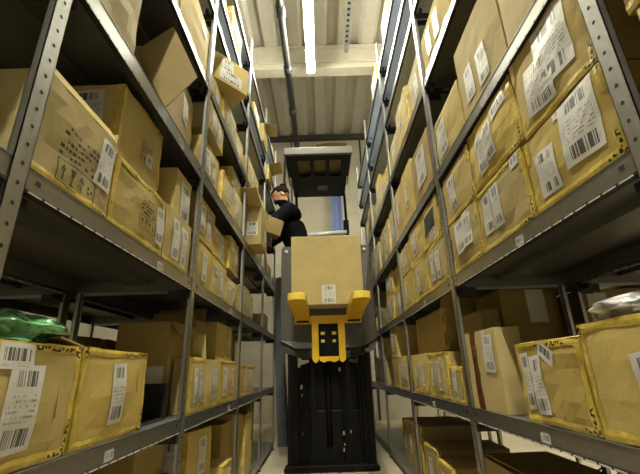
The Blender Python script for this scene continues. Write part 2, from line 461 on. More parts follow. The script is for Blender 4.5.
make_rack(XF_L, -1, PL, ZL, 4.42, 'shelving_rack', 'galvanised shelving rack full of cardboard boxes on the left of the aisle')
make_rack(XF_R, 1, PR, ZR, 4.50, 'shelving_rack', 'galvanised shelving rack full of cardboard boxes on the right of the aisle')
rb = make_rack(XF_L - DEP - .06, -1, PL, ZL[:5], 3.0, 'shelving_rack', 'second shelving rack standing behind the left one, seen through its gaps', tags=False, holes=False)
make_rack(XF_R + DEP + .06, 1, PR, ZR[:5], 3.0, 'shelving_rack', 'second shelving rack standing behind the right one, seen through its gaps', skip=[(j, 0) for j in range(5)], tags=False, holes=False)
# crossed brace wires at the back of the rear right rack
t = thing('cross_brace', (XF_R + DEP * 2 + .05, 2.05, 0), 'crossed thin dark brace rods low behind the right rack', 'brace')
for za, zb in ((.12, .74), (.74, .12)):
    b = MB(); b.tube([(.02, .05, za), (.02, 1.3, zb)], .006, 6); b.build('rod', M['clip'], t)

# ================================================================== CARDBOARD BOXES
def carton(loc, rz, w, h, d, label, seed, group, labels=(), mat='card', open_top=None, tape='bcT', prints=(), wear=1.0, side_label=None, slit=None, name='cardboard_box', tilt=0.0, brown=None, hole=False):
    """front face at local y = 0 (facing -y), body behind; w along local x, base at z = 0."""
    t = thing(name, loc, label, 'box', group, rz)
    if tilt: t.rotation_euler = (0, tilt, rz)
    rnd = random.Random(seed)
    so = Vector((rnd.uniform(-50, 50), rnd.uniform(-50, 50), rnd.uniform(-50, 50)))
    bul = rnd.uniform(.002, .009) * wear
    def warp(p, off=0.0, face='F'):
        x, y, z = p
        u = max(0, min(1, (x + w / 2) / w)); v = max(0, min(1, z / h)); q = max(0, min(1, y / d))
        n = {'F': Vector((0, -1, 0)), 'L': Vector((-1, 0, 0)), 'R': Vector((1, 0, 0)), 'T': Vector((0, 0, 1)), 'B': Vector((0, 1, 0)), 'D': Vector((0, 0, -1))}[face]
        a = {'F': (u, v), 'B': (u, v), 'L': (q, v), 'R': (q, v), 'T': (u, q), 'D': (u, q)}[face]
        amt = bul * math.sin(math.pi * a[0]) * math.sin(math.pi * a[1])
        if face in 'D': amt = 0
        nv = noise.noise_vector(Vector((x, y, z)) * 11 + so) * .0045 * wear
        P = Vector((x, y, z)) + n * (amt + off) + nv
        if P.z < .0005: P.z = .0005
        return P
    b = MB(); nx, nz, ny = 8, 6, 5
    b.grid(lambda u, v: warp((-w / 2 + u * w, 0, v * h), 0, 'F'), nx, nz)
    b.grid(lambda u, v: warp((w / 2 - u * w, d, v * h), 0, 'B'), nx, nz)
    b.grid(lambda u, v: warp((-w / 2, d - u * d, v * h), 0, 'L'), ny, nz)
    b.grid(lambda u, v: warp((w / 2, u * d, v * h), 0, 'R'), ny, nz)
    b.grid(lambda u, v: warp((-w / 2 + u * w, d - v * d, 0), 0, 'D'), nx, ny)
    if not open_top:
        b.grid(lambda u, v: warp((-w / 2 + u * w, v * d, h), 0, 'T'), nx, ny)
    else:
        T = .005
        b.grid(lambda u, v: (-w / 2 + T + u * (w - 2 * T), T, h - .002 - v * (h - .01)), 2, 2)
        b.grid(lambda u, v: (w / 2 - T - u * (w - 2 * T), d - T, h - .002 - v * (h - .01)), 2, 2)
        b.grid(lambda u, v: (-w / 2 + T, d - T - u * (d - 2 * T), h - .002 - v * (h - .01)), 2, 2)
        b.grid(lambda u, v: (w / 2 - T, T + u * (d - 2 * T), h - .002 - v * (h - .01)), 2, 2)
        b.quad([(-w / 2 + T, T, .008), (w / 2 - T, T, .008), (w / 2 - T, d - T, .008), (-w / 2 + T, d - T, .008)])
        for (a, c) in (((-w / 2, 0), (w / 2, T)), ((-w / 2, d - T), (w / 2, d)), ((-w / 2, 0), (-w / 2 + T, d)), ((w / 2 - T, 0), (w / 2, d))):
            b.quad([(a[0], a[1], h - .002), (c[0], a[1], h - .002), (c[0], c[1], h - .002), (a[0], c[1], h - .002)])
    b.build('body', M[mat], t)
    # tape: front bottom edge, front vertical corners, top edge
    def strip(P0, P1, across, wd, face, ph):
        P0 = Vector(P0); P1 = Vector(P1); across = Vector(across); ln = (P1 - P0).length; n = max(4, int(ln / .025)); b = MB()
        def fn(u, v):
            k = wd * (1 + .30 * noise.noise(Vector((u * ln * 16, ph, 0)) + so)) * v
            return warp(P0.lerp(P1, u) + across * k * .8, .0013 + .001 * v * (1 - v) * 4, face)
        b.grid(fn, n, 2, uvfn=lambda u, v: (u * ln, v * wd)); return b
    tape_objs = []
    def add(bs, nm='tape'):
        m_ = MB()
        for x in bs:
            o = len(m_.v); m_.v += x.v; m_.f += [tuple(o + i for i in f) for f in x.f]; m_.uv += x.uv; m_.m += x.m
        m_.build(nm, M['tape'], t)
    if 'b' in tape:
        add([strip((-w / 2, 0, .001), (w / 2, 0, .001), (0, 0, 1), .030, 'F', 1)])
    if 'c' in tape:
        for sx, f in ((-1, 'L'), (1, 'R')):
            add([strip((sx * w / 2, 0, 0), (sx * w / 2, 0, h), (-sx, 0, 0), .024, 'F', 2 + sx), strip((sx * w / 2, 0, 0), (sx * w / 2, 0, h), (0, 1, 0), .035, f, 6 + sx)])
    if 'k' in tape:      # corner patches only
        for sx, f in ((-1, 'L'), (1, 'R')):
            for z0, z1 in ((0, .07), (h - .08, h)):
                add([strip((sx * w / 2, 0, z0), (sx * w / 2, 0, z1), (-sx, 0, 0), .03, 'F', 2 + sx), strip((sx * w / 2, 0, z0), (sx * w / 2, 0, z1), (0, 1, 0), .045, f, 6 + sx)])
    if 'T' in tape:
        bs = [strip((-w / 2, 0, h), (w / 2, 0, h), (0, 0, -1), .026, 'F', 9)]
        if not open_top: bs.append(strip((-w / 2, 0, h), (w / 2, 0, h), (0, 1, 0), .03, 'T', 12))
        add(bs)
    if brown:
        u0, wd = brown; b = MB()
        b.grid(lambda u, v: warp((u0 * w + (u - .5) * wd * (1 + .3 * noise.noise(Vector((v * 9, u, 3)) + so)), 0, v * h), .0016, 'F'), 2, 12)
        o = b.build('brown_tape', M['brown_tape'], t); o['label'] = 'dark brown packing tape'
    # labels: (u, v, width, height, angle degrees, kind)
    for L in labels:
        u, v, lw, lh, ang = L[:5]; kind = L[5] if len(L) > 5 else 'label'; face = L[6] if len(L) > 6 else 'F'
        ca, sa = math.cos(R(ang)), math.sin(R(ang)); b = MB()
        def fn(a, c):
            du = (a - .5) * lw; dv = (c - .5) * lh; x = du * ca - dv * sa; z = du * sa + dv * ca
            if face == 'F': return warp((max(-w / 2 + .003, min(w / 2 - .003, u * w + x)), 0, max(.003, min(h - .003, v * h + z))), .0026, 'F')
            yy = max(.003, min(d - .003, d / 2 + (u * d + x) * (1 if face == 'R' else -1)))
            return warp((w / 2 if face == 'R' else -w / 2, yy, max(.003, min(h - .003, v * h + z))), .0026, face)
        b.grid(fn, 4, 5); b.build('paper_label', M[kind], t)
    # printed handling marks: (u, v, size)
    for (u, v, sz) in prints:
        b = MB()
        def pt(a, c): return warp((u * w + a * sz, 0, v * h + c * sz), .0022, 'F')
        def rect(a0, c0, a1, c1): b.grid(lambda p, q: pt(a0 + (a1 - a0) * p, c0 + (c1 - c0) * q), 2, 2)
        for fx in (-.5, .5): rect(fx - .012, -.2, fx + .012, .2)
        for fz in (-.2, .188): rect(-.5, fz, .5, fz + .018)
        for k, x in enumerate((-.36, -.12, .12, .36)):
            if k == 0: rect(x - .015, -.14, x + .015, .04); b.grid(lambda p, q, x=x: pt(x + (p - .5) * .14 * (1 - q), .03 + .12 * q), 1, 1)
            if k == 1: rect(x - .012, -.13, x + .012, 0); rect(x - .05, -.14, x + .05, -.115); b.grid(lambda p, q, x=x: pt(x + (p - .5) * (.05 + .09 * q), .0 + .14 * q), 1, 1)
            if k == 2: rect(x - .01, -.14, x + .01, .03); b.grid(lambda p, q, x=x: pt(x + (p - .5) * .16 * (1 - q * q), .03 + .1 * q), 2, 2)
            if k == 3:
                for a in range(3):
                    an = a * 2.094; rect(x + .06 * math.cos(an) - .022, .06 * math.sin(an) - .03, x + .06 * math.cos(an) + .022, .06 * math.sin(an) + .03)
        for r_ in range(5):
            xx = -.5
            while xx < .42:
                ww = rnd.uniform(.03, .12)
                if rnd.random() < .75: rect(xx, .27 + r_ * .11, xx + ww, .27 + r_ * .11 + .055)
                xx += ww + .03
        b.build('printed_marks', M['print'], t)
    if slit:
        u, v0, v1 = slit; b = MB()
        b.grid(lambda a, c: warp((u * w + (a - .5) * .004 * (1.2 - c), 0, (v0 + c * (v1 - v0)) * h), .0016, 'F'), 1, 8); b.build('cut_slit', M['slit'], t)
    if hole:
        b = MB(); b.grid(lambda a, c: warp((-.05 * w + (a - .5) * .24 + .03 * c, 0, h * .30 + c * h * .5), .0016, 'F'), 4, 4)
        o = b.build('torn_opening', M['hole'], t); o['label'] = 'dark torn opening in the front'
    if open_top:
        for fl in open_top:
            side, ang, ln = fl; a = R(ang); b = MB(); T = .004     # ang 0 = straight out, 90 = upright
            if side in 'FB':
                y0 = 0 if side == 'F' else d; sg = -1 if side == 'F' else 1
                Mx = Matrix.Translation((0, y0, h)) @ (Matrix.Rotation(-sg * 0, 4, 'X'))
                def P(x, r, n): return (x, y0 + sg * (r * math.cos(a) - n * math.sin(a)), h + .001 + r * math.sin(a) + n * math.cos(a))
                b.prism([(-w / 2 + .004, 0), (w / 2 - .004, 0), (w / 2 - .012, ln), (-w / 2 + .012, ln)], lambda x, r, n: P(x, r, n), 0, T)
            else:
                x0 = -w / 2 if side == 'L' else w / 2; sg = -1 if side == 'L' else 1
                def P(y, r, n): return (x0 + sg * (r * math.cos(a) - n * math.sin(a)), y, h + .001 + r * math.sin(a) + n * math.cos(a))
                b.prism([(.004, 0), (d - .004, 0), (d - .012, ln), (.012, ln)], lambda y, r, n: P(y, r, n), 0, T)
            b.build('flap', M[mat], t)
    return t

ORD = ['first', 'second', 'third', 'fourth', 'fifth', 'sixth', 'seventh', 'eighth']
LEVEL = ['floor-level', 'second', 'third', 'fourth', 'fifth', 'sixth', 'seventh', 'top']
SEED = [100]
COUNT = {}
def put(side, y0, y1, z, h, label, d=.5, inset=.012, rot=0.0, xf=None, rise=0, **kw):
    """box whose front spans y0..y1 along the aisle, standing at height z on the rack of that side"""
    SEED[0] += 1
    x = (XF_L - inset if side == 'L' else XF_R + inset) if xf is None else xf
    rz = R(90 + rot) if side == 'L' else R(-90 + rot)
    grp = 'cardboard boxes on the left rack' if side == 'L' else 'cardboard boxes on the right rack'
    kw.setdefault('group', grp)
    return carton((x, (y0 + y1) / 2, z + .001), rz, (y1 - y0), h, d, label, SEED[0], **kw)

def std_labels(rnd, look=None):
    k = rnd.random()
    if k < .35: return 'two white labels', [(-.22, .5, .085, .17, rnd.uniform(-4, 4)), (.14, .45, .085, .165, rnd.uniform(-5, 5))]
    if k < .6: return 'one tall white label', [(rnd.uniform(-.2, .25), .5, .09, .17, rnd.uniform(-4, 4))]
    if k < .8: return 'one wide barcode label', [(rnd.uniform(-.15, .15), .55, .13, .15, rnd.uniform(-6, 6)), (.3, .75, .06, .05, 3, 'label_small')]
    return 'small and tall labels', [(-.28, .72, .09, .06, 0, 'label_small'), (.1, .45, .095, .17, rnd.uniform(-5, 5))]

def auto(side, bay, li, z, y0, y1, h, row, nth, rnd, **kw):
    lw, lb = std_labels(rnd)
    sd = 'left' if side == 'L' else 'right'
    pos = f'{ORD[nth]} in the {row}' if row else f'{ORD[nth]} along'
    text = f'box with {lw}, {sd} rack, {ORD[bay-1]} bay, {LEVEL[li]} shelf, {row} row, {ORD[nth]}'
    return put(side, y0, y1, z, h, text, labels=lb, tape=rnd.choice(['bcT', 'bc', 'bk', 'bcT', 'kb']), rot=rnd.uniform(-1.5, 1.5), inset=rnd.uniform(.004, .055),
               mat=rnd.choice(['card', 'card_pale', 'card_pale', 'card_pale'] if li >= 3 else ['card', 'card', 'card', 'card_pale']), d=rnd.uniform(.44, .52), wear=rnd.uniform(.7, 1.3), **kw)  # mostly pale card high up: stronger lamp light there put into the colour
def row(side, bay, li, rname, z, seed, n=3, h=(.255, .275), drop=(), pale=0):
    rnd = random.Random(seed); P = PL if side == 'L' else PR
    ya, yb = P[bay] + .06, P[bay + 1] - .012; wd = (yb - ya) / n
    for k in range(n):
        hh = rnd.uniform(*h) - (rnd.random() < .3) * rnd.uniform(.02, .06); g = rnd.uniform(.007, .018)
        if k in drop: continue
        auto(side, bay, li, z, ya + k * wd + g, ya + (k + 1) * wd - g, hh, rname, k, rnd)

two = lambda a=0: [(-.2, .5, .085, .175, a), (.1, .46, .085, .17, a - 2)]
# ---- LEFT rack, second shelf (eye level bottom of picture)
z = ZL[1]
put('L', .70, 1.125, z, .275, 'big tan box with two stacked labels at bottom left, under the green bag', labels=[(.02, .48, .105, .185, -2), (-.07, .885, .11, .055, -2, 'label_small')], tape='bcT', slit=(.32, .35, .65), rot=.5)
put('L', 1.14, 1.55, z, .275, 'tan box with one tall label and cut slit, beside the black tray', labels=[(.0, .52, .085, .185, 1)], open_top=[('B', 20, .22), ('L', 12, .10)], tape='bcT', slit=(.33, .5, .8), rot=-.5)
put('L', .25, .66, z, .27, 'tan box at the left picture edge before the first left post', labels=two())
put('L', 2.03, 2.40, z, .46, 'tall open brown box behind the second left post', xf=-.80, d=.28, mat='card_brown', tape='', labels=[(.28, .42, .09, .08, 0, 'paper', 'L')], open_top=[('R', 78, .10), ('F', -60, .08)])
t = thing('black_tray', (-.74, 1.58, z + .001), 'low black plastic tray on the left shelf beside the tan slit box', 'tray')
b = MB(); b.box((-.46, 0, 0), (0, .34, .006)); b.box((-.46, 0, .006), (0, .006, .02)); b.box((-.46, .334, .006), (0, .34, .15)); b.box((-.46, .006, .006), (-.454, .334, .15)); b.build('tray_shell', M['clip'], t)
b = MB(); b.tube([(-.46, .338, .15), (0, .338, .15)], .006, 6); b.build('rim', M['clip'], t)
put('L', 2.075, 2.33, z, .275, 'box with three slim labels just past the second left post', d=.095, labels=[(-.2, .5, .055, .17, 0), (.12, .42, .05, .17, 0), (.36, .45, .045, .16, 0)], tape='bcT')
put('L', 2.34, 2.62, z, .275, 'box with torn white label third past the second left post', d=.095, labels=[(.05, .5, .06, .17, 3), (.3, .5, .05, .17, 0)], tape='bc', open_top=[('L', 84, .14)])
put('L', 2.64, 3.17, z, .275, 'box with two labels standing against the third left post', labels=[(-.22, .5, .09, .18, 0), (.2, .5, .075, .17, 0)], tape='bcT')
put('L', 2.42, 2.62, z + .278, .24, 'brown open box stacked above the slim-label box, second left shelf', mat='card_brown', tape='', inset=.12, d=.36, open_top=[('R', 60, .12)])
put('L', 2.66, 3.12, z + .278, .25, 'tan box stacked on the one against the third left post', inset=.05, labels=[(.28, .55, .06, .16, 0)], tape='b')
put('L', 3.26, 3.56, z, .26, 'narrow tan box with tall label past the third left post', labels=[(.2, .5, .07, .16, 0)], tape='bT')
put('L', 3.58, 3.98, z, .25, 'tan box second past the third left post, second shelf', labels=two(), tape='bT')
put('L', 3.30, 3.62, z + .27, .22, 'leaning brown box on top past the third left post', mat='card_brown', tape='', inset=.1, d=.35, rot=12)
# ---- LEFT rack, third shelf
z = ZL[2]
put('L', .775, 1.125, z, .285, 'big open box with print marks and barcode label by first left post', labels=[(.36, .60, .085, .17, -5), (-.05, 1, .01, .01, 0, 'paper')], prints=[(.02, .18, .17)], tape='b', open_top=[('F', 118, .05), ('B', 40, .12), ('R', 70, .05)], wear=1.5, rot=.3)
put('L', .26, .68, z, .22, 'box left of the first left post, third shelf', tape='', mat='card_brown', inset=.25, d=.3)
put('L', 1.135, 1.555, z, .255, 'printed box under the taller one, third left shelf, with lower barcode', labels=[(.40, .50, .07, .16, 0)], prints=[(.14, .36, .13)], tape='bckT', wear=1.6, rot=-.5)
put('L', 1.17, 1.53, z + .262, .325, 'upper box showing white paper on its near side, first left bay', labels=[(.235, .66, .13, .17, 6, 'label', 'L'), (.2, .4, .06, .05, 5, 'label_small')], prints=[(.12, .35, .10)], tape='cT', wear=1.3, inset=.05, mat='card_pale')
put('L', 1.57, 1.90, z, .265, 'box with two long labels beside the second left post, third shelf', labels=[(-.12, .5, .075, .20, 2), (.22, .46, .08, .20, 2)], tape='b', wear=1.2)
put('L', 1.68, 1.90, z + .27, .245, 'small upper box with red edge stripe by second left post', labels=[(.1, .42, .12, .20, 3), (-.05, .5, .07, .2, 0, 'paper', 'L')], tape='', inset=.03)
row('L', 2, 2, 'lower', z, 11); row('L', 2, 2, 'upper', z + .28, 12, drop=())
row('L', 3, 2, 'lower', z, 13, drop=(2,)); row('L', 4, 2, 'lower', z, 14, drop=(0, 2))
# ---- LEFT rack, fourth shelf
z = ZL[3]
put('L', .80, 1.125, z, .36, 'worn box at top left above the black shelf edge', labels=(), tape='T', wear=1.7, mat='card_pale', rot=1)
t5 = put('L', 1.46, 1.93, z, .40, 'brown open box with its large near flap raised, fourth left shelf', mat='card_brown', tape='', inset=.05, rot=6, labels=[(.05, .55, .12, .12, 0, 'card', 'L'), (.1, .6, .1, .16, 0)], open_top=[('B', 60, .1)])
# the big raised flap: a free sheet of cardboard standing up between the two boxes
t = thing('cardboard_sheet', (-.688, 1.42, ZL[3] + .002), 'large square brown cardboard flap standing tilted on the fourth left shelf', 'cardboard sheet')
b = MB(); b.prism([(.0, .002), (.132, .178), (-.02, .517), (-.185, .363)], lambda a, c, s: (a, s + c * .04, c), 0, .005); b.build('panel', M['card_brown'], t)
row('L', 2, 3, 'lower', z, 21, h=(.27, .33)); row('L', 2, 3, 'upper', z + .34, 22, h=(.19, .23), drop=(1,))
put('L', 3.40, 3.74, z, .40, 'protruding box with white label and open flap beside the person', xf=-.56, d=.45, labels=[(.30, .40, .11, .14, 3, 'label', 'L'), (.05, .28, .13, .15, 3)], tape='', mat='card', open_top=[('L', 14, .27), ('F', 100, .05)])
row('L', 3, 3, 'lower', z, 23, drop=(0, 1)); row('L', 4, 3, 'lower', z, 24, drop=(1,))
# ---- LEFT rack, fifth shelf
z = ZL[4]
put('L', .98, 1.43, z, .30, 'pale box on the fifth left shelf at the top picture edge', mat='card_pale', tape='T', labels=[(.1, .5, .1, .15, 0)])
put('L', 1.45, 1.92, z, .36, 'tall pale box on the fifth left shelf by the second post', mat='card_pale', tape='', labels=[(.25, .75, .10, .08, 0, 'paper')], wear=1.3)
row('L', 2, 4, 'lower', z, 31, h=(.26, .30)); row('L', 3, 4, 'lower', z, 32, h=(.3, .36)); row('L', 4, 4, 'lower', z, 33, h=(.25, .36))
put('L', 2.14, 2.50, z + .302, .24, 'tilted yellowish box with two square labels high on the left rack', xf=-.66, d=.34, rot=-42, labels=[(-.05, .68, .10, .10, 0), (.05, .28, .2, .09, 0)], tape='')
# ---- LEFT rack, upper shelves
row('L', 2, 6, 'upper', ZL[6], 41, h=(.2, .3), drop=(2,)); row('L', 3, 6, 'upper', ZL[6], 42, h=(.2, .3), drop=(0, 2))
put('L', 4.02, 4.32, ZL[6], .26, 'high left box with an orange flap folded out over the aisle', tape='', xf=-.66, open_top=[('F', -8, .14)], mat='card')
put('L', 4.46, 4.80, ZL[5], .22, 'high left box with a yellow flap folded out, below the orange one', tape='bc', xf=-.66, open_top=[('F', 15, .16)])
put('L', 4.84, 5.2, ZL[5], .22, 'high left box beside the yellow-flap box at rack end', tape='bc', labels=two())
row('L', 4, 7, 'upper', ZL[7], 43, h=(.2, .28), drop=(1,))
# ---- LEFT rack, floor-level shelf
z = ZL[0]
put('L', 1.30, 1.75, z, .24, 'dark open box on the floor-level left shelf, first bay', mat='card_brown', tape='', open_top=[('B', 50, .14)], inset=.06)
put('L', 2.06, 2.42, z, .33, 'brown box low on the left, second bay, floor-level', mat='card_brown', tape='b', inset=.20, d=.36, labels=[(.0, .3, .1, .06, 0)])
put('L', 2.45, 2.80, z, .22, 'flat brown box carrying the white-sheet box, low left', mat='card_brown', tape='', inset=.10)
put('L', 2.45, 2.78, z + .222, .30, 'box with large white sheet on its near side, low left, second bay', mat='card', tape='c', inset=.10, rot=-8, d=.34, labels=[(.12, .5, .16, .22, 0, 'label', 'L'), (.1, .5, .10, .2, 0)])
put('L', 2.05, 2.40, z + .332, .17, 'small brown box lying on the brown box, low left', mat='card_brown', tape='', inset=.24, d=.3)
put('L', 2.85, 3.14, z, .26, 'yellow-taped box low on the left against the third post', tape='bcT', labels=[(.2, .5, .09, .17, 0)])
put('L', 3.28, 3.60, z, .46, 'tall brown carton low on the left, third bay', mat='card_brown', tape='', inset=.14)
put('L', 3.64, 3.95, z, .50, 'yellow-edged tall carton low on the left, third bay', tape='cT', inset=.02, open_top=[('R', 75, .15)])
put('L', 3.98, 4.28, z, .56, 'tallest carton low on the left before the fourth post', tape='c', inset=.06)
# ---- RIGHT rack, second shelf
z = ZR[1]
put('R', .72, 1.115, z, .295, 'big tan box at right edge with clear bag on top', labels=[(.05, .42, .085, .18, 4)], tape='bcT', wear=1.1)
put('R', 1.125, 1.50, z, .262, 'tan box with tilted tag and two labels, crumpled yellow top edge', labels=[(-.36, .52, .055, .185, 3), (-.17, .47, .075, .185, 4), (.02, .85, .085, .05, -28, 'label_small')], tape='bcTk', wear=1.7, open_top=[('F', 170, .03), ('B', 55, .10)])
put('R', 1.665, 2.02, z, .345, 'slim upright box with vertical dark brown tape, second right shelf', labels=[(.26, .70, .10, .16, -3), (.17, .97, .03, .03, 30, 'paper')], tape='', d=.11, brown=(-.20, .065), mat='card_pale', wear=.6)
put('R', 2.09, 2.42, z, .585, 'tall dark box with one paper sheet behind the brown-taped box', xf=.985, d=.31, mat='card_brown', tape='', wear=.5, labels=[(.12, .84, .10, .18, 0, 'paper', 'R')])
put('R', 2.13, 2.34, z, .185, 'small low box with one label just past the second right post', d=.125, labels=[(-.05, .52, .055, .15, 0)], tape='bcT')
put('R', 2.38, 2.78, z, .275, 'box with two slim labels second past the second right post', d=.125, labels=[(-.3, .55, .06, .15, 0), (.12, .5, .065, .17, 0)], tape='bcT')
put('R', 2.80, 3.30, z, .285, 'box third past the second right post, second shelf', labels=[(-.2, .5, .07, .16, 0), (.2, .5, .07, .16, 0)], tape='bc')
put('R', 2.10, 2.40, z + .0, .48, 'upright brown carton behind the small low box', xf=.87, d=.10, mat='card_brown', tape='')
put('R', 2.09, 2.42, z, .57, 'second tall dark box with a paper sheet, nearest the rack back', xf=1.43, d=.36, mat='card_brown', tape='', wear=.5, labels=[(-.26, .80, .11, .19, 0, 'paper', 'R')])
put('R', 2.55, 3.25, z + .29, .27, 'wide open brown box stacked in the second right bay', inset=.07, d=.42, mat='card_brown', tape='c', open_top=[('R', 70, .1), ('B', 80, .1)])
put('R', 3.48, 3.86, z, .29, 'box beside the third right post on the second shelf', labels=two(), tape='b', mat='card')
put('R', 3.90, 4.25, z, .29, 'box fourth bay side on the second right shelf, plain front', tape='b', mat='card_brown')
put('R', 4.90, 5.25, z, .30, 'box past the fourth right post on the second shelf', labels=two(), tape='b')
put('R', 5.30, 5.70, z, .33, 'box near the right rack end on the second shelf', labels=two(), tape='b', mat='card_brown')
put('R', 3.92, 4.22, z + .292, .3, 'narrow box stacked on the plain-front box, right rack', tape='b', labels=two())
put('R', 4.92, 5.22, z + .302, .3, 'narrow box stacked past the fourth right post', tape='b', labels=two())
# ---- RIGHT rack, third shelf
z = ZR[2]
put('R', .77, 1.165, z, .265, 'box with two big white labels at right above the shelf edge', labels=[(-.24, .42, .105, .15, -1), (.20, .62, .155, .21, -3), (.04, .96, .07, .03, 0, 'label_small')], tape='bk', wear=1.0)
put('R', 1.18, 1.595, z, .275, 'box with two labels and yellow taped corner, middle of third right shelf', labels=[(-.30, .55, .085, .17, 1), (-.08, .56, .085, .18, 1), (.36, .92, .06, .05, 0, 'label_small')], tape='bckT', wear=1.3)
put('R', 1.615, 2.00, z, .275, 'box with torn wide label beside the second right post, third shelf', labels=[(-.1, .62, .12, .17, 4), (.16, .62, .11, .16, 0), (.1, .95, .07, .04, 0, 'paper')], tape='bk', wear=1.5)
put('R', .77, 1.135, z + .272, .31, 'upper box with one huge creased label at the right post', labels=[(-.12, .40, .15, .17, -8), (.12, .60, .17, .22, -4)], tape='bk', wear=1.2, inset=.012)
put('R', 1.15, 1.58, z + .285, .29, 'upper box with torn double label, first right bay, middle', labels=[(-.2, .45, .09, .18, 2), (.0, .5, .08, .17, 4), (.25, .8, .12, .06, 10, 'label_small')], tape='bkc', wear=1.7)
put('R', 1.60, 2.0, z + .28, .28, 'upper box with creased label leaning by second right post', labels=[(-.15, .5, .11, .2, 2)], tape='bk', wear=1.4)
put('R', .24, .64, z, .28, 'lower box before the first right post, picture edge', labels=two(), tape='bc')
put('R', .24, .66, z + .29, .27, 'upper box before the first right post, picture edge', mat='card_brown', tape='b')
put('R', 2.10, 2.50, z, .285, 'box with two tall labels past the second right post, third shelf', labels=two(), tape='bcT')
put('R', 2.51, 2.92, z, .285, 'box with one label, middle of second right bay, third shelf', labels=[(-.1, .5, .09, .17, 3)], tape='bcT')
put('R', 2.93, 3.34, z, .285, 'box with slim label at third right post, third shelf', labels=[(-.2, .5, .07, .18, 3)], tape='bc')
put('R', 2.16, 2.52, z + .29, .27, 'upper box with a dark torn opening, second right bay', labels=[(.12, .22, .12, .06, 4)], tape='bcTk', hole=True)
put('R', 2.54, 2.93, z + .29, .27, 'upper box with wide label, middle of second right bay, third shelf', labels=[(-.1, .5, .12, .17, 3)], tape='bcT')
put('R', 2.95, 3.34, z + .29, .24, 'upper box at the third right post, third shelf', labels=two(), tape='bc')
row('R', 3, 2, 'lower', z, 51); row('R', 3, 2, 'upper', z + .285, 52, drop=(2,)); row('R', 4, 2, 'lower', z, 53); row('R', 4, 2, 'upper', z + .285, 54, drop=(0,))
# ---- RIGHT rack, fourth shelf
z = ZR[3]
put('R', .72, 1.105, z, .42, 'tall pale box on the fourth right shelf at the top edge', labels=[(-.2, .5, .06, .14, 0)], tape='', mat='card_pale', wear=.8)
put('R', 1.12, 1.56, z, .42, 'tall pale box with two labels, fourth right shelf, middle', labels=[(-.24, .35, .09, .17, 0), (.08, .30, .095, .17, 0)], tape='', mat='card_pale', wear=.7)
put('R', 1.58, 2.00, z, .27, 'low box with white label and raised edge by second right post', d=.30, labels=[(-.22, .5, .15, .2, 2)], tape='', wear=1.0, mat='card', open_top=[('F', 100, .03)])
put('R', 1.62, 1.98, z, .44, 'taller box behind the low raised-edge one, fourth right shelf', xf=1.06, d=.24, tape='', mat='card')
put('R', 2.14, 2.62, z, .40, 'brown-edged box with large white label, fourth right shelf, second bay', labels=[(.05, .55, .22, .26, 2)], tape='', mat='card_brown')
put('R', 2.64, 2.98, z, .46, 'tall box with slim label in the second right bay, fourth shelf', labels=[(-.1, .5, .08, .22, 2)], tape='', mat='card')
put('R', 3.0, 3.34, z, .44, 'tall box at the third right post on the fourth shelf', labels=[(-.1, .5, .08, .22, 2)], tape='', mat='card')
row('R', 3, 3, 'lower', z, 61, n=4, h=(.36, .5)); row('R', 4, 3, 'lower', z, 62, n=4, h=(.34, .5))
# ---- RIGHT rack, fifth shelf
z = ZR[4]
put('R', 1.50, 2.0, z, .3, 'box on the fifth right shelf at the top edge of the picture', labels=two(), tape='b', mat='card')
row('R', 2, 4, 'lower', z, 71, n=3, h=(.34, .45)); row('R', 3, 4, 'lower', z, 72, n=4, h=(.34, .48)); row('R', 4, 4, 'lower', z, 73, n=4, h=(.34, .48), drop=(3,))
put('R', 2.7, 3.1, ZR[7], .3, 'white-edged box on the top right shelf by the roof', mat='card_pale', tape='', labels=two())
put('R', 3.6, 4.0, ZR[7], .26, 'second box on the top right shelf, third bay', mat='card_pale', tape='', labels=two())
# ---- RIGHT rack, floor-level shelf
z = ZR[0]
for k, (ya, yb, hh) in enumerate(((2.62, 2.92, .26), (2.94, 3.30, .30), (3.46, 3.72, .38), (3.74, 4.02, .38), (4.04, 4.30, .36))):
    put('R', ya, yb, z, hh, f'{["nearest", "second", "third", "fourth", "farthest"][k]} yellow-cornered box of the low row on the right rack', tape='cT', mat='card_brown', labels=[(0, .5, .1, .15, 0)], inset=.03 + .01 * k)
# ---- boxes of the rear racks glimpsed through the gaps
rnd = random.Random(5)
for k, (ya, yb, li) in enumerate(((2.05, 2.45, 1), (2.5, 2.9, 1), (2.95, 3.3, 1), (3.4, 3.8, 1), (2.1, 2.5, 2), (2.6, 3.0, 2), (3.3, 3.7, 2), (2.2, 2.7, 3), (3.3, 3.8, 3))):
    put('L', ya, yb, ZL[li], .42, f'yellowish box on the rack behind the left one, {LEVEL[li]} shelf, {ORD[k % 4]} along', xf=XF_L - DEP - .12, tape='bc', labels=two(), group='boxes on the rear left rack')
for k, (ya, yb, li) in enumerate(((2.5, 2.9, 1), (.9, 1.4, 2), (1.45, 1.9, 2), (2.3, 2.8, 2), (.9, 1.4, 3), (1.5, 1.95, 3), (2.4, 2.8, 3))):
    put('R', ya, yb, ZR[li], .28, f'brown box on the rack behind the right one, {LEVEL[li]} shelf, {ORD[k % 4]} along', xf=XF_R + DEP + .14, tape='bc', mat='card_brown', labels=two(), group='boxes on the rear right rack')

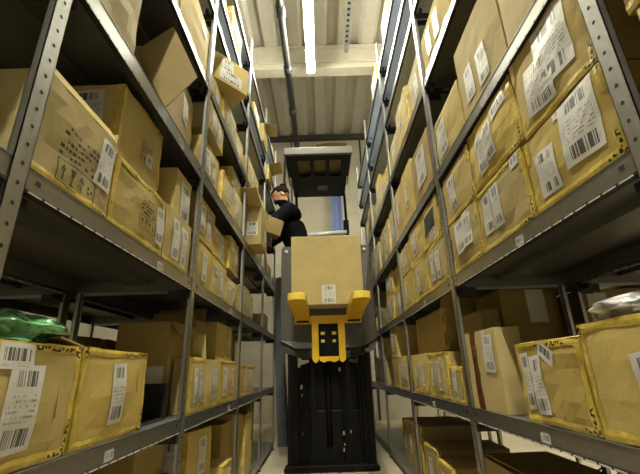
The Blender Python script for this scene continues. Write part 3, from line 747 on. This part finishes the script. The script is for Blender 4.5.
# ================================================================== BAGS AND FILM
def blob(name, loc, size, mat, label, cat, seed, amp=.25, parent=None):
    bm = bmesh.new(); bmesh.ops.create_icosphere(bm, subdivisions=5, radius=1)
    so = Vector((seed * 3.1, seed * 1.7, seed))
    for v in bm.verts:
        p = v.co.copy(); n = noise.fractal(p * 1.6 + so, 1, 2, 5); r = 1 + amp * n + .05 * abs(noise.noise(p * 7 + so))
        v.co = Vector((p.x * size[0], p.y * size[1], p.z * size[2])) * r
        if v.co.z < -size[2] * .55: v.co.z = -size[2] * .55
        v.co.z += size[2] * .55
    me = bpy.data.meshes.new(name); bm.to_mesh(me); bm.free(); me.materials.append(mat)
    me.polygons.foreach_set('use_smooth', [True] * len(me.polygons))
    o = bpy.data.objects.new(name, me); COL.objects.link(o); o.location = loc
    if parent: o.parent = parent
    else: tag(o, label, cat)
    return o
t = thing('plastic_bag', (-.90, .93, ZL[1] + .279), 'crumpled green plastic bag lying on the box at the left edge', 'bag')
blob('bag_body', (0, 0, .0), (.20, .20, .055), M['film_green'], '', '', 3, .3, t)
o = blob('film_wrap', (-.03, -.13, .0), (.16, .14, .06), M['film_black'], '', '', 5, .35, t); o['label'] = 'dark glossy film part'
t = thing('plastic_bag', (.93, .92, ZR[1] + .300), 'clear plastic bag with blue print on the box at right edge', 'bag')
blob('bag_body', (0, 0, 0), (.19, .24, .045), M['film_clear'], '', '', 8, .25, t)
o = blob('blue_packet', (.03, -.08, .012), (.15, .09, .05), M['film_blue'], '', '', 9, .2, t); o['label'] = 'blue printed packet inside'
z = ZR[0]
for k, (x, y, sx, sy, sz, wd) in enumerate(((1.0, 1.12, .24, .22, .12, 'at the lower right picture edge'),)):
    blob('rubbish_bag', (x, y, ZR[0] + .001), (sx, sy, sz), M['film_black'], 'black glossy plastic bag on the low right shelf, ' + wd, 'bag', 20 + k, .25)
put('R', 1.42, 1.98, z, .34, 'wide dark box low on the right carrying flat cardboard', mat='card_brown', tape='', inset=.24, d=.34)
put('R', 2.06, 2.56, z, .34, 'dark box low on the right just past the second post', mat='card_brown', tape='', inset=.20, d=.36)
for k in range(3):
    t = thing('cardboard_sheet', (.93 + .012 * k, 1.45 - .03 * k, z + .343 + .008 * k), ['lowest', 'middle', 'topmost'][k] + ' flattened brown cardboard sheet of the low pile at right', 'cardboard sheet', 'flattened sheets low on the right', R(2 * k - 2))
    b = MB(); b.grid(lambda u, v: (.36 * u, 1.08 * v, .004 * math.sin(5 * v + k)), 4, 10); b.grid(lambda u, v: (.36 * u, 1.08 * v, .006 + .004 * math.sin(5 * v + k)), 4, 10)
    for uu in (0, 1): b.grid(lambda u, v: (.36 * uu, 1.08 * v, .006 * u + .004 * math.sin(5 * v + k)), 1, 10)
    b.build('sheet', M['card_brown'], t)
t = thing('rolled_sheet', (.80, 1.50, ZR[0] + .002), 'pale rolled cardboard piece lying low at the lower right', 'cardboard roll')
b = MB(); b.tube([(0, -.16, .05), (.02, .0, .055), (.05, .14, .05)], [.04, .045, .04], 12); b.build('roll', M['card_pale'], t, True)

# ================================================================== ORDER PICKER TRUCK
TX = .06
t = thing('order_picker_truck', (TX, 4.2, 0), 'black and grey order picker truck with yellow forks filling the aisle', 'truck')
def part(nm, fn, mat, smooth=False, bevel=0, parent=None):
    b = MB(); fn(b); return b.build(nm, M[mat] if isinstance(mat, str) else [M[q] for q in mat], parent or t, smooth, bevel)
# lower chassis: bumper, side columns, recessed mast
part('bumper', lambda b: b.prism([(-.48, 0), (.46, 0), (.46, .04), (.42, .06), (-.44, .06), (-.48, .04)], lambda a, c, s: (a, s, c + .005), .02, .18), 'black', bevel=.008)
part('chassis', lambda b: (b.box((-.46, .20, .04), (.45, 1.6, .55)), b.box((-.44, .35, .55), (.43, 1.55, 1.0))), 'black', bevel=.02)
for sx, nm in ((-1, 'mast_column'), (1, 'mast_column')):
    xa = -.45 if sx < 0 else .33
    part(nm, lambda b: (b.box((xa, .12, .06), (xa + .115, .30, 1.25)), b.box((xa + .03, .10, .06), (xa + .05, .12, 1.2)), b.box((xa + (.115 if sx < 0 else -.03), .16, .17), (xa + (.145 if sx < 0 else 0), .28, 1.2))), 'black', bevel=.006)
    xi = -.235 if sx < 0 else .14
    part('mast_rail', lambda b: (b.box((xi, .18, .06), (xi + .09, .24, 1.2)), b.box((xi + .02, .165, .17), (xi + .03, .18, 1.2))), 'black', bevel=.006)
part('mast_plate', lambda b: b.box((-.34, .25, .05), (.34, .29, 1.25)), 'black')
for z in (.42, .82, 1.08): part('cross_member', lambda b: b.box((-.335, .222, z), (.33, .25, z + .05)), 'black', bevel=.005)
part('lift_cylinder', lambda b: b.tube([(-.02, .20, .2), (-.02, .20, 1.18)], .032, 12), 'black', True)
part('hydraulic_hose', lambda b: b.tube([(.12, .16, .2), (.125, .15, .5), (.115, .16, .8), (.12, .17, 1.15)], .010, 8), 'black', True)
for x, z, s in ((-.305, .78, .022), (-.30, .70, .012), (-.30, .33, .010), (.125, .33, .018), (.12, .18, .016), (.13, .23, .012), (.11, .95, .02), (.20, .34, .012)):
    part('bolt', lambda b: b.box((x - s * .5, .085 if False else .10, z - s), (x + s * .5, .115 if False else .26, z + s)), 'silver', bevel=.002)
part('lower_bracket', lambda b: b.prism([(-.34, .98), (-.315, .98), (-.315, 1.0), (-.22, 1.03), (-.22, 1.055), (-.30, 1.055), (-.30, 1.10), (-.34, 1.10)], lambda a, c, s: (a, s, c), .09, .11), 'silver')
part('lower_bracket', lambda b: b.prism([(.22, 1.03), (.31, 1.0), (.315, 1.10), (.29, 1.10), (.285, 1.05), (.22, 1.05)], lambda a, c, s: (a, s, c), .09, .11), 'dgrey')
# operator cab: curved grey front, floor, side walls
def panel(b):
    prof = [(-.535, 1.26), (-.52, 2.33), (-.50, 2.35), (.515, 2.35), (.53, 2.33), (.535, 1.26), (.36, 1.17), (-.36, 1.17)]
    b.prism(prof, lambda a, c, s: (a, s + .10 * (abs(a) / .535) ** 2, c), 0, .05)
part('cab_front', panel, 'dgrey', bevel=.008)
part('cab_front_skirt', lambda b: b.prism([(-.535, 1.25), (.535, 1.25), (.50, 1.14), (.30, 1.07), (-.30, 1.07), (-.50, 1.14)], lambda a, c, s: (a, s + .10 * (abs(a) / .535) ** 2, c), .03, .09), 'dgrey')
for x, z in ((-.46, 2.285), (.46, 2.285)): part('screw', lambda b: b.tube([(x, .085, z), (x, .06, z)], .017, 12), 'silver')
part('cab_floor', lambda b: b.box((-.5, .12, 1.50), (.5, 1.55, 1.56)), 'black')
part('cab_side', lambda b: b.box((-.52, .75, 1.2), (-.48, 1.5, 1.9)), 'dgrey'); part('cab_side', lambda b: b.box((.48, .15, 1.2), (.52, 1.5, 2.2)), 'dgrey')
part('control_console', lambda b: b.box((-.30, .12, 2.1), (.30, .30, 2.32)), 'dgrey', bevel=.02)
# forks (undersides face the camera), rounded tips towards the aisle
def fork(cx):
    def fn(b):
        w0, w1 = .080, .075; y0, y1 = -1.08, -.10
        poly = []
        for k in range(9):
            a = math.pi + math.pi * k / 8; poly.append((cx + math.cos(a) * .078, y0 + .05 + math.sin(a) * .05))
        poly += [(cx + w1, y1), (cx - w1, y1)]
        n = len(poly); i = len(b.v)
        for lvl in (0, 1):
            for a, y in poly:
                f = (y - y0) / (y1 - y0)
                b.v.append((a, y, 1.565 if lvl else 1.508 - .06 * max(0, f) ** .8))
        b.f.append(tuple(range(i + n - 1, i - 1, -1))); b.f.append(tuple(range(i + n, i + 2 * n))); b.uv += [[(0, 0)] * n] * 2; b.m += [0, 0]
        for k in range(n):
            k2 = (k + 1) % n; b.f.append((i + k, i + k2, i + n + k2, i + n + k)); b.uv.append([(0, 0)] * 4); b.m.append(1 if k < 8 else 0)
    return fn
for cx in (-.27, .275):
    part('fork', fork(cx), ('yellow', 'yellow_tip'), bevel=.004)
    part('fork_heel', lambda b: b.box((cx - .065, -.10, 1.43), (cx + .065, -.07, 1.47)), 'black')
part('fork_carriage', lambda b: b.box((-.36, -.09, 1.415), (.36, -.04, 1.50)), 'yellow', bevel=.006)
for sx in (-1, 1):
    part('fork_mast_upright', lambda b: (b.prism([(sx * .175, 1.42), (sx * .105, 1.42), (sx * .105, 1.07), (sx * .115, 1.03), (sx * .145, 1.015), (sx * .175, 1.05)], lambda a, c, s: (a, s, c), -.10, -.02), b.box((sx * .125 - .02, -.02, 1.10), (sx * .125 + .02, .05, 1.40))), 'yellow', bevel=.004)
    part('lift_chain', lambda b: [b.box((sx * .055 - .014, -.075, 1.08 + k * .032), (sx * .055 + .014, -.055, 1.08 + k * .032 + .022)) for k in range(12)], 'black')
    for z, q in ((1.30, .022), (1.22, .018)):
        part('chain_anchor', lambda b: b.box((sx * .06 - q, -.085, z), (sx * .06 + q, -.05, z + .03)), 'yellow_tip')
part('fork_mast_foot', lambda b: b.prism([(-.11, 1.08), (.11, 1.08), (.10, 1.04), (.05, 1.02), (.02, 1.035), (-.02, 1.035), (-.05, 1.02), (-.10, 1.04)], lambda a, c, s: (a, s, c), -.09, -.03), 'yellow')
part('mast_backing', lambda b: b.box((-.11, -.035, 1.03), (.11, -.0, 1.42)), 'black')
# overhead guard with three slots, on two posts
def guard(b, z0=3.725, z1=3.765):
    xs = [-.50, .40]; fr = [.30, 1.62]
    slots = [(-.255, .085), (-.03, .085), (.195, .085)]; sy0, sy1 = .44, .92
    edges = [xs[0]]
    for c, h_ in slots: edges += [c - h_, c + h_]
    edges.append(xs[1])
    b.box((xs[0], fr[0], z0), (xs[1], sy0, z1)); b.box((xs[0] + .03, sy1, z0), (xs[1] - .02, fr[1], z1))
    for k in range(0, len(edges), 2): b.box((edges[k], sy0, z0), (edges[k + 1], sy1, z1))
    for c, h_ in slots:      # rounded far end of every slot
        for k in range(6):
            a0 = math.pi / 2 * k / 6; a1 = math.pi / 2 * (k + 1) / 6
            for sg in (-1, 1):
                xa, xb = c + sg * h_ * math.cos(a0), c + sg * h_ * math.cos(a1)
                b.prism([(c + sg * h_, sy1), (xa, sy1 - h_ * (1 - math.sin(a0)) - .0), (xb, sy1 - h_ * (1 - math.sin(a1)))], lambda p, q, s: (p, q, s), z0, z1)
part('overhead_guard', guard, 'black')
part('guard_front_edge', lambda b: (b.box((-.52, .25, 3.715), (.42, .30, 3.825)), b.box((-.52, .30, 3.765), (-.50, 1.3, 3.815)), b.box((.40, .30, 3.765), (.42, 1.3, 3.815))), 'mgrey', bevel=.01)
part('rating_plate', lambda b: b.box((-.07, 1.20, 3.718), (.09, 1.36, 3.725)), 'mgrey')
for sx in (-.43, .37):
    part('guard_post', lambda b: (b.tube([(sx, 1.52, 3.73), (sx + .01, 1.50, 3.2), (sx + .02, 1.48, 2.6), (sx + .02, 1.48, 1.66)], .022, 10), b.box((sx - .04, 1.46, 3.0), (sx + .045, 1.56, 3.22))), 'black', False)
part('roll_bar', lambda b: b.tube([(-.50, .32, 3.74), (-.53, .5, 3.45), (-.50, .95, 3.30), (-.42, 1.46, 3.45)], .016, 8), 'pipe', True)
part('handrail', lambda b: b.tube([(-.27 + .60 * k / 12 - .01, .82 - .06 * math.sin(math.pi * k / 12), 2.745 + .035 * k / 12 - .02 * math.sin(math.pi * k / 12)) for k in range(13)], .030, 10), 'white', True)

# load carton on the forks
t = thing('cardboard_box', (TX, 3.80, 1.566), 'large plain square box with one small label on the truck forks', 'box')
lw, lh = .735, .735
b = MB(); b.box((-lw / 2, 0, 0), (lw / 2, .27, lh)); b.build('body', M['card'], t, False, .006)
b = MB(); b.quad([(-.055, -.002, .012), (.085, -.002, .012), (.085, -.002, .20), (-.055, -.002, .20)], [(0, 0), (1, 0), (1, 1), (0, 1)]); b.build('paper_label', M['label'], t)

# folded cardboard on top of the guard
t = thing('cardboard_sheet', (TX - .05, 4.52, 3.83), 'flattened creased cardboard lying on top of the truck overhead guard', 'cardboard sheet')
def sh(u, v): return (-.38 + .80 * u, .0 + .85 * v, .006 + .05 * math.sin(math.pi * min(1, u * 1.15)) ** 2 * (1 - v * .6) + .012 * noise.noise(Vector((u * 4, v * 4, 7))))
b = MB(); b.grid(sh, 14, 10); b.grid(lambda u, v: Vector(sh(u, v)) + Vector((0, 0, -.006)), 14, 10, flip=True)
b.grid(lambda u, v: Vector(sh(u, 0)) + Vector((0, 0, -.006 * (1 - v))), 14, 1); b.build('sheet', M['card'], t)
b = MB(); b.grid(lambda u, v: (-.02 + .42 * u, -.02 + .35 * v, .055 + .035 * math.sin(u * 2.6) + .01 * v), 8, 4); b.grid(lambda u, v: (-.02 + .42 * u, -.02 + .35 * v, .050 + .035 * math.sin(u * 2.6) + .01 * v), 8, 4, flip=True); b.build('folded_flap', M['card_brown'], t)

# blue-grey steel sheet at the end of the left rack
t = thing('steel_sheet', (-.66, 5.62, 0), 'bent blue-grey steel sheet standing upright at the left rack end', 'sheet')
b = MB(); b.prism([(-.06, 0), (.04, .03), (.06, 0), (.09, .05), (.04, .06), (-.06, .03)], lambda a, c, s: (a + .08 - s * .05, c, s), 0.001, 2.3); b.build('sheet_body', M['bluegrey'], t)
b = MB(); b.tube([(.125, -.010, .3), (.04, -.010, 2.0)], .01, 6); b.build('edge_rib', M['galv'], t)

# ================================================================== PERSON
t = thing('person', (-.36, 4.76, 1.56), 'person in black sweater with tied dark hair leaning left into the rack', 'person')
t.location = (-.36, 4.76, 1.56); t.scale = (1.1, 1.1, 1.1)
J = {}; order = []; edges = []
def j(n, p, r, par=None):
    J[n] = len(order); order.append((Vector(p), r))
    if par is not None: edges.append((J[par], J[n]))
j('pelvis', (.05, .06, .90), (.19, .14)); j('waist', (.01, .04, 1.04), (.215, .15), 'pelvis'); j('chest', (-.04, .0, 1.19), (.225, .16), 'waist'); j('upper', (-.05, -.03, 1.285), (.20, .12), 'chest'); j('neck', (-.10, -.08, 1.37), (.06, .06), 'upper'); j('nape', (-.125, -.12, 1.41), (.05, .05), 'neck')
for s, nm in ((1, 'n'), (-1, 'f')):
    yo = -.19 if s > 0 else .17
    j('sh' + nm, (-.03, yo * .9 - .02, 1.27), (.088, .088), 'upper'); j('el' + nm, (-.20, yo - .09 * s, 1.07), (.088, .088), 'sh' + nm)
    j('wr' + nm, (-.29, yo * 1.45 - .01, .98), (.05, .046), 'el' + nm); j('pa' + nm, (-.335, yo * 1.53 - .01, .965), (.042, .022), 'wr' + nm)
    j('hip' + nm, (.06, -.09 * s + .05, .82), (.11, .11), 'pelvis'); j('kn' + nm, (.05, -.11 * s + .05, .47), (.068, .068), 'hip' + nm)
    j('an' + nm, (.09, -.11 * s + .05, .09), (.05, .05), 'kn' + nm); j('to' + nm, (-.08, -.12 * s + .05, .05), (.045, .035), 'an' + nm)
def skin_mesh(order, edges, sub=2):
    me = bpy.data.meshes.new('tmp'); me.from_pydata([o[0] for o in order], edges, [])
    ob = bpy.data.objects.new('tmp', me); COL.objects.link(ob)
    md = ob.modifiers.new('s', 'SKIN')
    for k, o in enumerate(order):
        r = o[1]; me.skin_vertices[0].data[k].radius = r if isinstance(r, tuple) else (r, r)
        me.skin_vertices[0].data[k].use_root = (k == 0)
    sd = ob.modifiers.new('u', 'SUBSURF'); sd.levels = sub; sd.render_levels = sub
    dg = bpy.context.evaluated_depsgraph_get(); dg.update()
    res = bpy.data.meshes.new_from_object(ob.evaluated_get(dg)); bpy.data.objects.remove(ob)
    b3 = bmesh.new(); b3.from_mesh(res); bmesh.ops.holes_fill(b3, edges=[e for e in b3.edges if e.is_boundary], sides=0)
    bmesh.ops.triangulate(b3, faces=[f for f in b3.faces if len(f.verts) > 4]); bmesh.ops.recalc_face_normals(b3, faces=b3.faces); b3.to_mesh(res); b3.free()
    return res
bm = bmesh.new()
bm.from_mesh(skin_mesh(order, edges))
# hands: four fingers and a thumb on each palm
for nm, s in (('n', 1), ('f', -1)):
    pa = order[J['pa' + nm]][0]
    for k in range(4):
        o_ = (k - 1.5) * .019; ln = (.062, .074, .070, .054)[k]
        fd = Vector((-.90, -s * .3, -.3)); sd = Vector((-.3, s * .95, 0))
        pts = [(pa + Vector((0, 0, o_)), .0095), (pa + fd * .035 + Vector((0, 0, o_ * 1.05)), .0092), (pa + fd * (.035 + ln * .5) + sd * .014 + Vector((0, 0, o_ * 1.1 - .004)), .0085), (pa + fd * (.03 + ln * .8) + sd * .034 + Vector((0, 0, o_ * 1.1 - .008)), .007)]
        bm.from_mesh(skin_mesh([(p, r) for p, r in pts], [(0, 1), (1, 2), (2, 3)], 1))
    pts = [(pa + fd * -.015 + Vector((0, 0, .022)), .011), (pa + fd * .015 + sd * .01 + Vector((0, 0, .045)), .010), (pa + fd * .045 + sd * .02 + Vector((0, 0, .055)), .0085)]
    bm.from_mesh(skin_mesh(pts, [(0, 1), (1, 2)], 1))
# head: cranium, jaw, nose, brow, lips, ear shaped in the head frame, then turned down and to the left
HC = Vector((-.125, -.17, 1.44))
HR = Matrix.Rotation(R(90 + 12), 4, 'Z') @ Matrix.Rotation(R(0), 4, 'X')     # face (+y local) turned towards -x and the camera
HR = Matrix.Translation(HC) @ Matrix.Rotation(R(-44), 4, 'Y') @ HR @ Matrix.Scale(1.12, 4)
def ell(c, r, seg=24):
    b2 = bmesh.new(); bmesh.ops.create_uvsphere(b2, u_segments=seg, v_segments=16, radius=1)
    for v in b2.verts: v.co = HR @ Vector((c[0] + v.co.x * r[0], c[1] + v.co.y * r[1], c[2] + v.co.z * r[2]))
    m2 = bpy.data.meshes.new('t'); b2.to_mesh(m2); b2.free(); bm.from_mesh(m2)
ell((0, -.012, .03), (.074, .094, .085)); ell((0, .025, -.035), (.058, .066, .075)); ell((0, .055, -.085), (.030, .030, .026))
ell((0, .096, -.012), (.013, .016, .026)); ell((0, .105, -.028), (.016, .014, .010)); ell((0, .082, .022), (.045, .014, .010))
ell((0, .088, -.060), (.022, .010, .006)); ell((0, .086, -.070), (.019, .010, .006))
for sx in (-1, 1): ell((sx * .076, -.005, -.01), (.009, .018, .030)); ell((sx * .030, .083, .004), (.013, .008, .007))
me = bpy.data.meshes.new('body'); bm.to_mesh(me); bm.free()
ob = bpy.data.objects.new('body', me); COL.objects.link(ob)
md = ob.modifiers.new('r', 'REMESH'); md.mode = 'VOXEL'; md.voxel_size = .0062
sm = ob.modifiers.new('sm', 'SMOOTH'); sm.iterations = 2; sm.factor = .4
dg = bpy.context.evaluated_depsgraph_get(); dg.update()
me2 = bpy.data.meshes.new_from_object(ob.evaluated_get(dg)); bpy.data.objects.remove(ob)
me2.materials.clear()
for m_ in ('sweater', 'skin'): me2.materials.append(M[m_])
mi = []
wrs = [order[J['wrn']][0], order[J['wrf']][0]]
for p in me2.polygons:
    c = p.center
    isk = (c - HC).length < .165 and c.z > 1.375 or any((c - w_).length < .2 and c.x < w_.x + .0 for w_ in wrs)
    mi.append(1 if isk else 0)
me2.polygons.foreach_set('material_index', mi); me2.polygons.foreach_set('use_smooth', [True] * len(me2.polygons))
ob = bpy.data.objects.new('body', me2); COL.objects.link(ob); ob.parent = t
# hair: cap over the back and crown with a bun
bm = bmesh.new(); bmesh.ops.create_uvsphere(bm, u_segments=40, v_segments=28, radius=1)
for v in bm.verts:
    p = v.co.copy(); n = noise.noise(p * 6) * .04
    q = Vector((p.x * .083, -.016 + p.y * .103, .034 + p.z * .094)) * 1.0
    front = p.y > .40 and p.z < .50 or p.y > .15 and p.z < .0
    low = p.z < -.55
    k = .80 if (front or low) else 1 + n
    v.co = Vector((q.x * k, (q.y + .016) * k - .016, (q.z - .034) * k + .034))
b2 = bmesh.new(); bmesh.ops.create_uvsphere(b2, u_segments=20, v_segments=14, radius=1)
for v in b2.verts: v.co = Vector((v.co.x * .042, -.105 + v.co.y * .036, .085 + v.co.z * .042)) * (1 + .05 * noise.noise(v.co * 5))
m2 = bpy.data.meshes.new('t'); b2.to_mesh(m2); b2.free(); bm.from_mesh(m2)
for v in bm.verts: v.co = HR @ v.co
me = bpy.data.meshes.new('hair'); bm.to_mesh(me); bm.free(); me.materials.append(M['hair']); me.polygons.foreach_set('use_smooth', [True] * len(me.polygons))
ob = bpy.data.objects.new('hair', me); COL.objects.link(ob); ob.parent = t
# the small open carton in the hands
carton((-.565, 4.22, 2.50), R(24), .20, .20, .14, 'small brown box held in front of the person at the rack', 900, None, mat='card_brown', tilt=R(14), tape='', open_top=[('F', 150, .05)])
